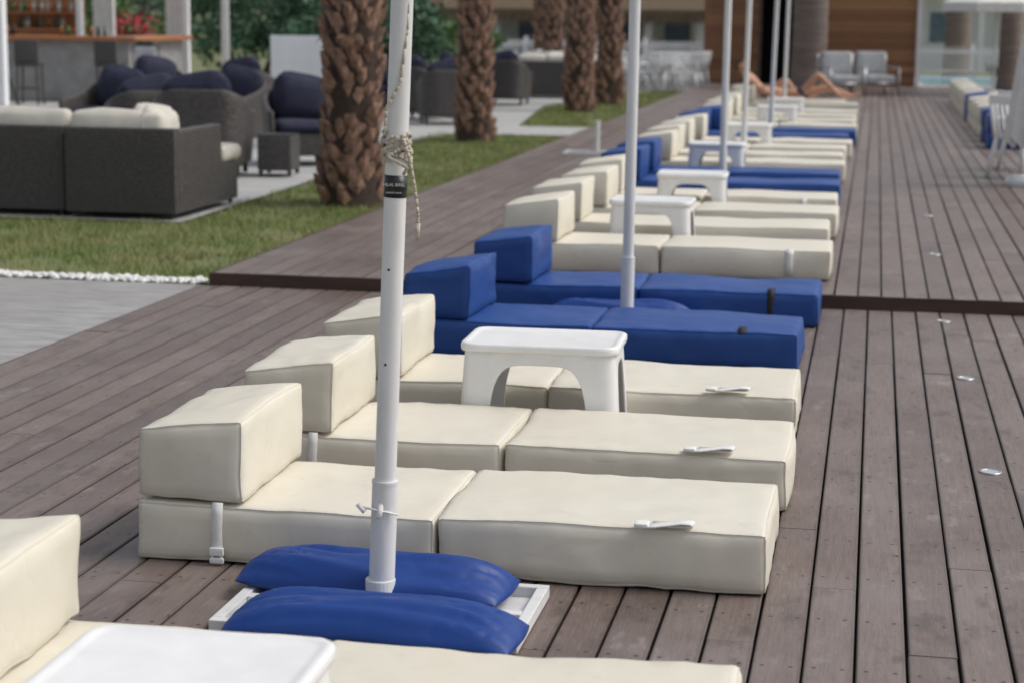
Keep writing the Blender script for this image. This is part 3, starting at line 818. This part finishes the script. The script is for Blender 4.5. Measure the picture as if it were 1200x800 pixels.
palm(-4.88,17.75,-.03,.255,.25,5.2,lean=(.03,0)); palm(-5.62,27.1,-.03,.22,.20,5.6); palm(-5.5,36.2,-.03,.24,.22,5.8,lean=(-.01,0)); palm(-5.35,39.3,-.03,.24,.22,6)
palm(-1.62,48.2,.085,.42,.40,6.5,False); palm(2.62,66,-.1,.42,.36,7,False); palm(3.12,47.6,.085,.26,.24,6,False,lean=(.02,0))
palm(-7.9,47.5,-.012,.24,.22,6); palm(-9.6,56,-.012,.26,.22,6)

# ---------------------------------------------------------------- wooden building
e=empty('wooden_building',(-4.4,50.25,-.02))
V=[];F=[];C=[]
def plank(x0,x1,y0,y1,z0,z1,r):
    o=len(V)
    V.extend([(x,y,z) for x in(x0,x1) for y in(y0,y1) for z in(z0,z1)])
    F.extend([tuple(i+o for i in f) for f in [(0,1,3,2),(4,6,7,5),(0,4,5,1),(2,3,7,6),(0,2,6,4),(1,5,7,3)]])
    C.extend([(r,0,0,1)]*8)
zz=.02
while zz<3.1:
    for xa,xb in((0,1.25),(1.252,1.48),(2.42,3.2),(3.203,5.38)):
        plank(xa,xb-.004,0,.04,zz,zz+.135,random.random()*(.45 if xb<1.6 else 1))
    if zz>2.3: plank(1.48,2.416,0,.04,zz,zz+.135,random.random())
    plank(5.34,5.38,.045,6,zz,zz+.135,random.random()); plank(0,.04,.045,6,zz,zz+.135,random.random())
    zz+=.142
o=mk('plank_walls',V,F,m_plank,e); at=o.data.color_attributes.new('bd','FLOAT_COLOR','POINT'); at.data.foreach_set('color',np.array(C,dtype=np.float32).ravel())
A=Acc();A.box(-.1,5.5,-.05,6.2,3.15,3.35);A.obj('roof',m_shingle,e)
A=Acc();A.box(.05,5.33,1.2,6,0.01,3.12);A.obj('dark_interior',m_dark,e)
A=Acc();A.box(1.40,1.478,-.03,-.002,0,2.3);A.box(2.42,2.49,-.03,-.002,0,2.3);A.obj('door_frame',m_shingle,e)
A=Acc();A.box(5.385,5.50,-.08,.06,0,3.14);A.obj('corner_post',m_plaster,e)
# thatched restaurant
e=empty('thatched_restaurant',(-13.5,60,0)); A=Acc()
for px in np.arange(0,9.6,1.6): A.box(px,px+.22,0,.22,0,2.1)
A.box(0,9.2,-.02,.20,.9,.98) ; A.obj('columns',m_plaster,e)
A=Acc();A.box(0,9.2,2.4,2.6,0,2.6);A.obj('back_wall',m_plaster,e)
A=Acc()
for px in np.arange(.3,9,1.6): A.box(px+.1,px+.9,2.33,2.39,0.3,1.6)
A.obj('openings',M('blue_shade',(.14,.20,.27),.5,.2),e)
V=[(-.6,-1,1.85),(9.8,-1,1.85),(9.8,5,1.85),(-.6,5,1.85),(2,2,4.4),(7,2,4.4)];F=[(0,1,5,4),(1,2,5),(2,3,4,5),(3,0,4),(0,3,2,1)]
mk('thatch_roof',V,F,m_thatch,e)
V=[];F=[]
for q in range(2600):
    x=random.uniform(-.6,9.8);yy=-1-random.random()*.12;o=len(V);l=random.uniform(.2,.55);V+=[(x-.02,yy,1.95),(x+.02,yy,1.95),(x+random.uniform(-.04,.04),yy-.03,1.95-l)];F.append((o,o+1,o+2))
mk('thatch_fringe',V,F,m_thatch,e)
def fence(x0,x1,y,z,h=1.0,name='white_fence'):
    e=empty(name,(x0,y,z));A=Acc();x=0
    while x<x1-x0: A.box(x,x+.05,0,.03,.05,h);x+=.14
    A.box(0,x1-x0,.032,.07,.2,.28);A.box(0,x1-x0,.032,.07,h-.2,h-.12)
    x=0
    while x<=x1-x0: A.box(x-.05,x+.05,.072,.17,0,h+.1);x+=1.8
    A.obj('pickets',m_plaster,e)
fence(-14,-4.6,57.5,-.012,1.05); fence(1.2,12,63,-.1,1.0)
_c={}
def wchair(x,y,rot,z=0):
    e=empty('white_plastic_chair',(x,y,z),rot)
    if 'm' not in _c:
        A=Acc();A.rb(-.22,.22,-.22,.22,.42,.45,r=.012,res=.2)
        for sx in(-1,1):
            for sy in(-1,1): A.tube((sx*.27,sy*.26,0),(sx*.2,sy*.2,.43),.024,.032,8)
            A.box(sx*.25-.03,sx*.25+.03,-.24,.24,.63,.665);A.tube((sx*.26,-.22,.43),(sx*.26,-.22,.64),.02,.02,8)
            A.tube((sx*.22,.22,.43),(sx*.21,.32,.86),.024,.02,8)
        for k in range(5):
            xx=-.15+.075*k;A.tube((xx,.225,.44),(xx*.95,.32,.84),.02,.02,6)
        A.rb(-.23,.23,.295,.335,.80,.90,r=.012,res=.2)
        o=A.obj('chair_shell',m_white,e,True);_c['m']=o.data
    else: inst('chair_shell',_c['m'],e)
    return e
for k in range(34):
    wchair(-8.6+(k%11)*.40+random.uniform(-.12,.12),46.6+(k//11)*1.5+random.uniform(-.4,.4),random.uniform(0,6.28))
def wtable(x,y):
    e=empty('white_dining_table',(x,y,0));A=Acc();A.rb(-.4,.4,-.4,.4,.71,.74,r=.012,res=.3)
    for sx in(-.33,.33):
        for sy in(-.33,.33): A.tube((sx,sy,0),(sx,sy,.71),.025,.025,8)
    A.obj('table',m_white,e,True)
for x,y in((-8.0,47.6),(-6.6,47.8),(-5.2,48.0),(-7.2,49.8),(-5.7,49.9)): wtable(x,y)
wchair(1.62,21.7,2.3,.085); wchair(1.78,22.8,2.0,.085)
for x,y in((-.75,43.6),(.0,44.3)):
    e=empty('grey_garden_chair',(x,y,.085),.4);A=Acc();A.rb(-.35,.35,-.35,.35,.28,.44,r=.04,res=.15);A.rb(-.35,.35,.25,.42,.44,.95,r=.04,res=.15);A.obj('cushions',m_greyfab,e,True)
    A=Acc()
    for sx in(-.4,.4):
        A.tube((sx,-.38,0),(sx,-.38,.6),.02);A.tube((sx,.42,0),(sx,.42,.9),.02);A.tube((sx,-.4,.6),(sx,.42,.62),.02)
    A.box(-.4,.4,-.36,.36,.24,.275);A.obj('frame',m_steel,e,True)
e=empty('swimming_pool',(1.2,52,0)); A=Acc();A.box(0,2.6,0,8,-.1,.015);A.obj('water',m_pool,e)
A=Acc();A.box(-.25,2.85,-.25,-.002,-.1,.05);A.box(-.25,2.85,8.002,8.25,-.1,.05);A.box(-.25,-.002,0,8,-.1,.05);A.box(2.602,2.85,0,8,-.1,.05);A.obj('coping',m_plaster,e)
sheet('path',[(.95,50.3),(12,50.3),(12,62),(.95,62)],-.06,m_pave)
e=empty('white_pavilion',(1.0,74,-.1));A=Acc();A.box(0,14,0,.3,0,3.2)
A.obj('wall',m_plaster,e);A=Acc()
for px in np.arange(.9,13,2.6): A.box(px,px+.7,-.03,-.002,1.0,2.1)
A.obj('windows',M('window_shade',(.16,.22,.28),.4,.3),e);A=Acc()
for px in np.arange(0,14,2.6): A.box(px,px+.2,-1.6,-1.4,0,3.2)
A.obj('columns',m_plaster,e);A=Acc();A.box(-.3,14.3,-1.7,4,3.2,3.5);A.obj('roof',m_plaster,e)
e=empty('open_parasol',(2.62,45,.085));A=Acc();A.tube((0,0,0),(0,0,2.7),.03,.03,16);A.tube((0,0,0),(0,0,.1),.28,.25,24);A.obj('pole',m_pole,e,True)
V=[(0,0,2.7)];F=[];n=8;R=1.3
for i in range(n): a=2*math.pi*(i+.5)/n;V.append((R*math.cos(a),R*math.sin(a),2.06))
for i in range(n): a=2*math.pi*(i+.5)/n;V.append((R*1.01*math.cos(a),R*1.01*math.sin(a),1.86))
for i in range(n): j=(i+1)%n;F+=[(0,1+i,1+j),(1+i,1+n+i,1+n+j,1+j)]
o=mk('canopy',V,F,m_canvas,e);o.modifiers.new('s','SOLIDIFY').thickness=.006
e=empty('furled_parasol',(1.60,20.6,.085));A=Acc();A.tube((0,0,0),(0,0,2.9),.025,.025,16);A.tube((0,0,0),(0,0,.1),.26,.22,24);A.obj('pole',m_pole,e,True)
n=40;K=16;V=[];F=[]
for k in range(K+1):
    t=k/K;r=.19*(1-t)**.8+.035;
    for i in range(n): a=2*math.pi*i/n;q=r*(1+.25*math.sin(7*a+t*2));V.append((q*math.cos(a)+.10*t,q*math.sin(a),.45+2.2*t+(.07*math.sin(7*a)*(1-t))))
for k in range(K):
    for i in range(n): j=(i+1)%n;F.append((k*n+i,k*n+j,(k+1)*n+j,(k+1)*n+i))
mk('canopy',V,F,m_canvas,e,True)

# ---------------------------------------------------------------- people
def skinned(name,verts,edges,radii,mat,parent,root=0,sub=2):
    me=bpy.data.meshes.new(name);me.from_pydata(verts,edges,[]);o=bpy.data.objects.new(name,me);COL.objects.link(o);o.parent=parent
    me.materials.append(mat)
    o.modifiers.new('skin','SKIN')
    sv=me.skin_vertices[0].data
    for i,r in enumerate(radii): sv[i].radius=(r[0],r[1]) if isinstance(r,tuple) else (r,r); sv[i].use_root=(i==root)
    s=o.modifiers.new('sub','SUBSURF');s.levels=sub;s.render_levels=sub
    o.modifiers['skin'].use_smooth_shade=True
    return o
def hand(parent,p,d,up):
    p=Vector(p);d=Vector(d).normalized();up=Vector(up);s=d.cross(up).normalized();up=s.cross(d).normalized()
    V=[p,p+d*.05,p+d*.085];E=[(0,1),(1,2)];R=[.022,(.035,.018),(.036,.016)]
    for k in range(4):
        b=p+d*.08+s*(-.03+.02*k);ln=(.062,.072,.068,.052)[k];i=len(V)
        V+=[b,b+d*ln*.5-up*.004,b+d*ln-up*.018];E+=[(2,i),(i,i+1),(i+1,i+2)];R+=[.009,.008,.007]
    i=len(V);V+=[p+d*.03-s*.035,p+d*.06-s*.058,p+d*.085-s*.062];E+=[(1,i),(i,i+1),(i+1,i+2)];R+=[.012,.010,.008]
    skinned('hand',V,E,R,m_skin,parent,0,1)
m_lips=M('lips',(.35,.12,.10),.5)
def head(parent,c,face,up):
    c=Vector(c);f=Vector(face).normalized();u=Vector(up).normalized();s=f.cross(u).normalized();u=s.cross(f)
    mt=Matrix((( s.x,f.x,u.x,c.x),(s.y,f.y,u.y,c.y),(s.z,f.z,u.z,c.z),(0,0,0,1)))
    bm=bmesh.new();bmesh.ops.create_uvsphere(bm,u_segments=24,v_segments=18,radius=1)
    for v in bm.verts:
        x,y,z=v.co; sx=.075*(1-.18*max(0,-z)); y2=y*.095; z2=z*.118
        if y>.3 and abs(x)<.22 and -.35<z<.1: y2+=.018*(1-abs(x)/.22)*(1-(z+.35)/.6)
        if y>.3 and .0<z<.25 and .15<abs(x)<.6: y2-=.008
        if y>.2 and z<-.75: y2+=.012
        v.co=mt@Vector((x*sx,y2,z2))
    me=bpy.data.meshes.new('head');bm.to_mesh(me);bm.free();me.materials.append(m_skin)
    me.polygons.foreach_set('use_smooth',[True]*len(me.polygons));o=bpy.data.objects.new('head',me);COL.objects.link(o);o.parent=parent
    bm=bmesh.new();bmesh.ops.create_uvsphere(bm,u_segments=20,v_segments=16,radius=1)
    bmesh.ops.delete(bm,geom=[v for v in bm.verts if v.co.y>.25 and v.co.z<.45 or v.co.z<-.75],context='VERTS')
    for v in bm.verts:
        k=1+.05*noise.noise(v.co*4); v.co=mt@Vector((v.co.x*.083*k,v.co.y*.104*k-.006,v.co.z*.125*k+.004))
    me=bpy.data.meshes.new('hair');bm.to_mesh(me);bm.free();me.materials.append(m_hair);me.polygons.foreach_set('use_smooth',[True]*len(me.polygons))
    o=bpy.data.objects.new('hair',me);COL.objects.link(o);o.parent=parent
    A=Acc()
    for q in(-1,1):
        p=mt@Vector((q*.03,.085,.012));A.tube(p,p+f*.006,.009,.007,8)
    A.obj('eyes',m_hair,parent,True)
    A=Acc();A.tube(mt@Vector((-.022,.09,-.058)),mt@Vector((.022,.09,-.058)),.006,.006,8);A.obj('lips',m_lips,parent,True)
    A=Acc()
    for q in(-1,1): A.tube(mt@Vector((q*.072,-.005,.02)),mt@Vector((q*.082,-.012,-.02)),.016,.012,8)
    A.obj('ears',m_skin,parent,True)
def person(loc,J,face,up,shorts=True,sc=1):
    e=empty('sunbather',loc); e.scale=(sc,sc,sc)
    V=[J['pel'],J['wai'],J['che'],J['nec'],J['hb']];E=[(0,1),(1,2),(2,3),(3,4)];R=[(.15,.11),(.135,.095),(.165,.11),(.06,.06),(.052,.052)]
    for a in('LA','RA'):
        i=len(V);V+=J[a];E+=[(2,i),(i,i+1),(i+1,i+2)];R+=[.058,.042,.027]
    for l in('LL','RL'):
        i=len(V);V+=J[l];E+=[(0,i),(i,i+1),(i+1,i+2),(i+2,i+3)];R+=[.088,.062,.038,(.035,.022)]
    skinned('body',V,E,R,m_skin,e)
    if shorts:
        V=[tuple(Vector(J['pel']).lerp(Vector(J['wai']),.55)),J['pel']];R=[(.138,.10),(.165,.125)];E=[(0,1)]
        for l in('LL','RL'):
            i=len(V);h=Vector(J[l][0]);k=Vector(J[l][1]);V+=[tuple(h),tuple(h.lerp(k,.3))];E+=[(1,i),(i,i+1)];R+=[.098,.09]
        skinned('swim_shorts',V,E,R,m_swim,e,1)
    for a in('LA','RA'):
        el=Vector(J[a][1]);w=Vector(J[a][2]);hand(e,w,w-el,(0,0,1))
    head(e,J['head'],face,up)
    return e
z0=T
person((-2.15,34.85,.087),dict(pel=(.75,0,z0+.12),wai=(.58,0,z0+.12),che=(.30,0,z0+.16),nec=(.10,0,z0+.22),hb=(.02,0,z0+.26),head=(-.06,0,z0+.33),
 LA=[(.20,-.19,z0+.16),(.42,-.30,z0+.08),(.60,-.20,z0+.20)],RA=[(.20,.19,z0+.16),(.35,.33,z0+.08),(.58,.26,z0+.06)],
 LL=[(.82,-.10,z0+.12),(1.08,-.12,z0+.48),(1.40,-.12,z0+.16),(1.56,-.12,z0+.05)],RL=[(.82,.10,z0+.12),(1.24,.12,z0+.24),(1.65,.13,z0+.10),(1.80,.13,z0+.16)]),(.5,0,.85),(-.85,0,.5),sc=1.06)
person((-2.1,35.9,.087),dict(pel=(.1,0,z0+.12),wai=(-.03,0,z0+.22),che=(-.2,0,z0+.36),nec=(-.30,0,z0+.47),hb=(-.33,0,z0+.52),head=(-.34,0,z0+.60),
 LA=[(-.22,-.19,z0+.42),(-.12,-.27,z0+.18),(.12,-.22,z0+.18)],RA=[(-.22,.19,z0+.42),(-.30,.28,z0+.2),(-.30,.26,z0+.05)],
 LL=[(.15,-.10,z0+.11),(.48,-.14,z0+.38),(.72,-.14,z0+.06),(.88,-.14,z0+.04)],RL=[(.15,.10,z0+.11),(.56,.14,z0+.14),(.98,.14,z0+.07),(1.06,.14,z0+.15)]),(1,-.5,-.1),(0,0,1))
lounger(-2.6,35.55,.087,'c',False,(),2,.01)

# ---------------------------------------------------------------- camera
f=2250.;H=1.8
pitch=math.atan((400-16)/f); yaw=math.atan(425/f*math.cos(pitch)); roll=math.radians(0.6)
Fv=Vector((-math.sin(yaw)*math.cos(pitch),math.cos(yaw)*math.cos(pitch),-math.sin(pitch)))
R=Vector((math.cos(yaw),math.sin(yaw),0)); U=R.cross(Fv)
R2=R*math.cos(roll)+U*math.sin(roll); U2=U*math.cos(roll)-R*math.sin(roll)
cam=bpy.data.cameras.new('camera'); co=bpy.data.objects.new('camera',cam); COL.objects.link(co)
mt=Matrix(((R2.x,U2.x,-Fv.x,0),(R2.y,U2.y,-Fv.y,0),(R2.z,U2.z,-Fv.z,H),(0,0,0,1))); co.matrix_world=mt
cam.sensor_width=36; cam.lens=f/1200*36; cam.clip_end=6000; cam.clip_start=.05
cam.dof.use_dof=True; cam.dof.focus_distance=6.6; cam.dof.aperture_fstop=3.2
S.camera=co
# ---------------------------------------------------------------- light
W=bpy.data.worlds.new('World'); S.world=W; W.use_nodes=True; nt=W.node_tree
bg=nt.nodes['Background']; sky=nt.nodes.new('ShaderNodeTexSky'); sky.sky_type='NISHITA'; sky.sun_disc=False
sky.sun_elevation=math.radians(52); sky.sun_rotation=math.radians(78); sky.air_density=1.0; sky.dust_density=4.0
hs=nt.nodes.new('ShaderNodeHueSaturation'); hs.inputs['Saturation'].default_value=.42
nt.links.new(sky.outputs[0],hs.inputs['Color']); nt.links.new(hs.outputs[0],bg.inputs[0]); bg.inputs[1].default_value=.147
sun=bpy.data.lights.new('sun','SUN'); sun.energy=1.3; sun.angle=math.radians(20); sun.color=(1,.975,.94)
so=bpy.data.objects.new('sun',sun); COL.objects.link(so)
az=math.radians(78); el=math.radians(52)
dv=Vector((math.sin(az)*math.cos(el),math.cos(az)*math.cos(el),math.sin(el)))
so.rotation_euler=dv.to_track_quat('Z','Y').to_euler()
S.view_settings.view_transform='Standard'; S.view_settings.look='None'; S.view_settings.exposure=0
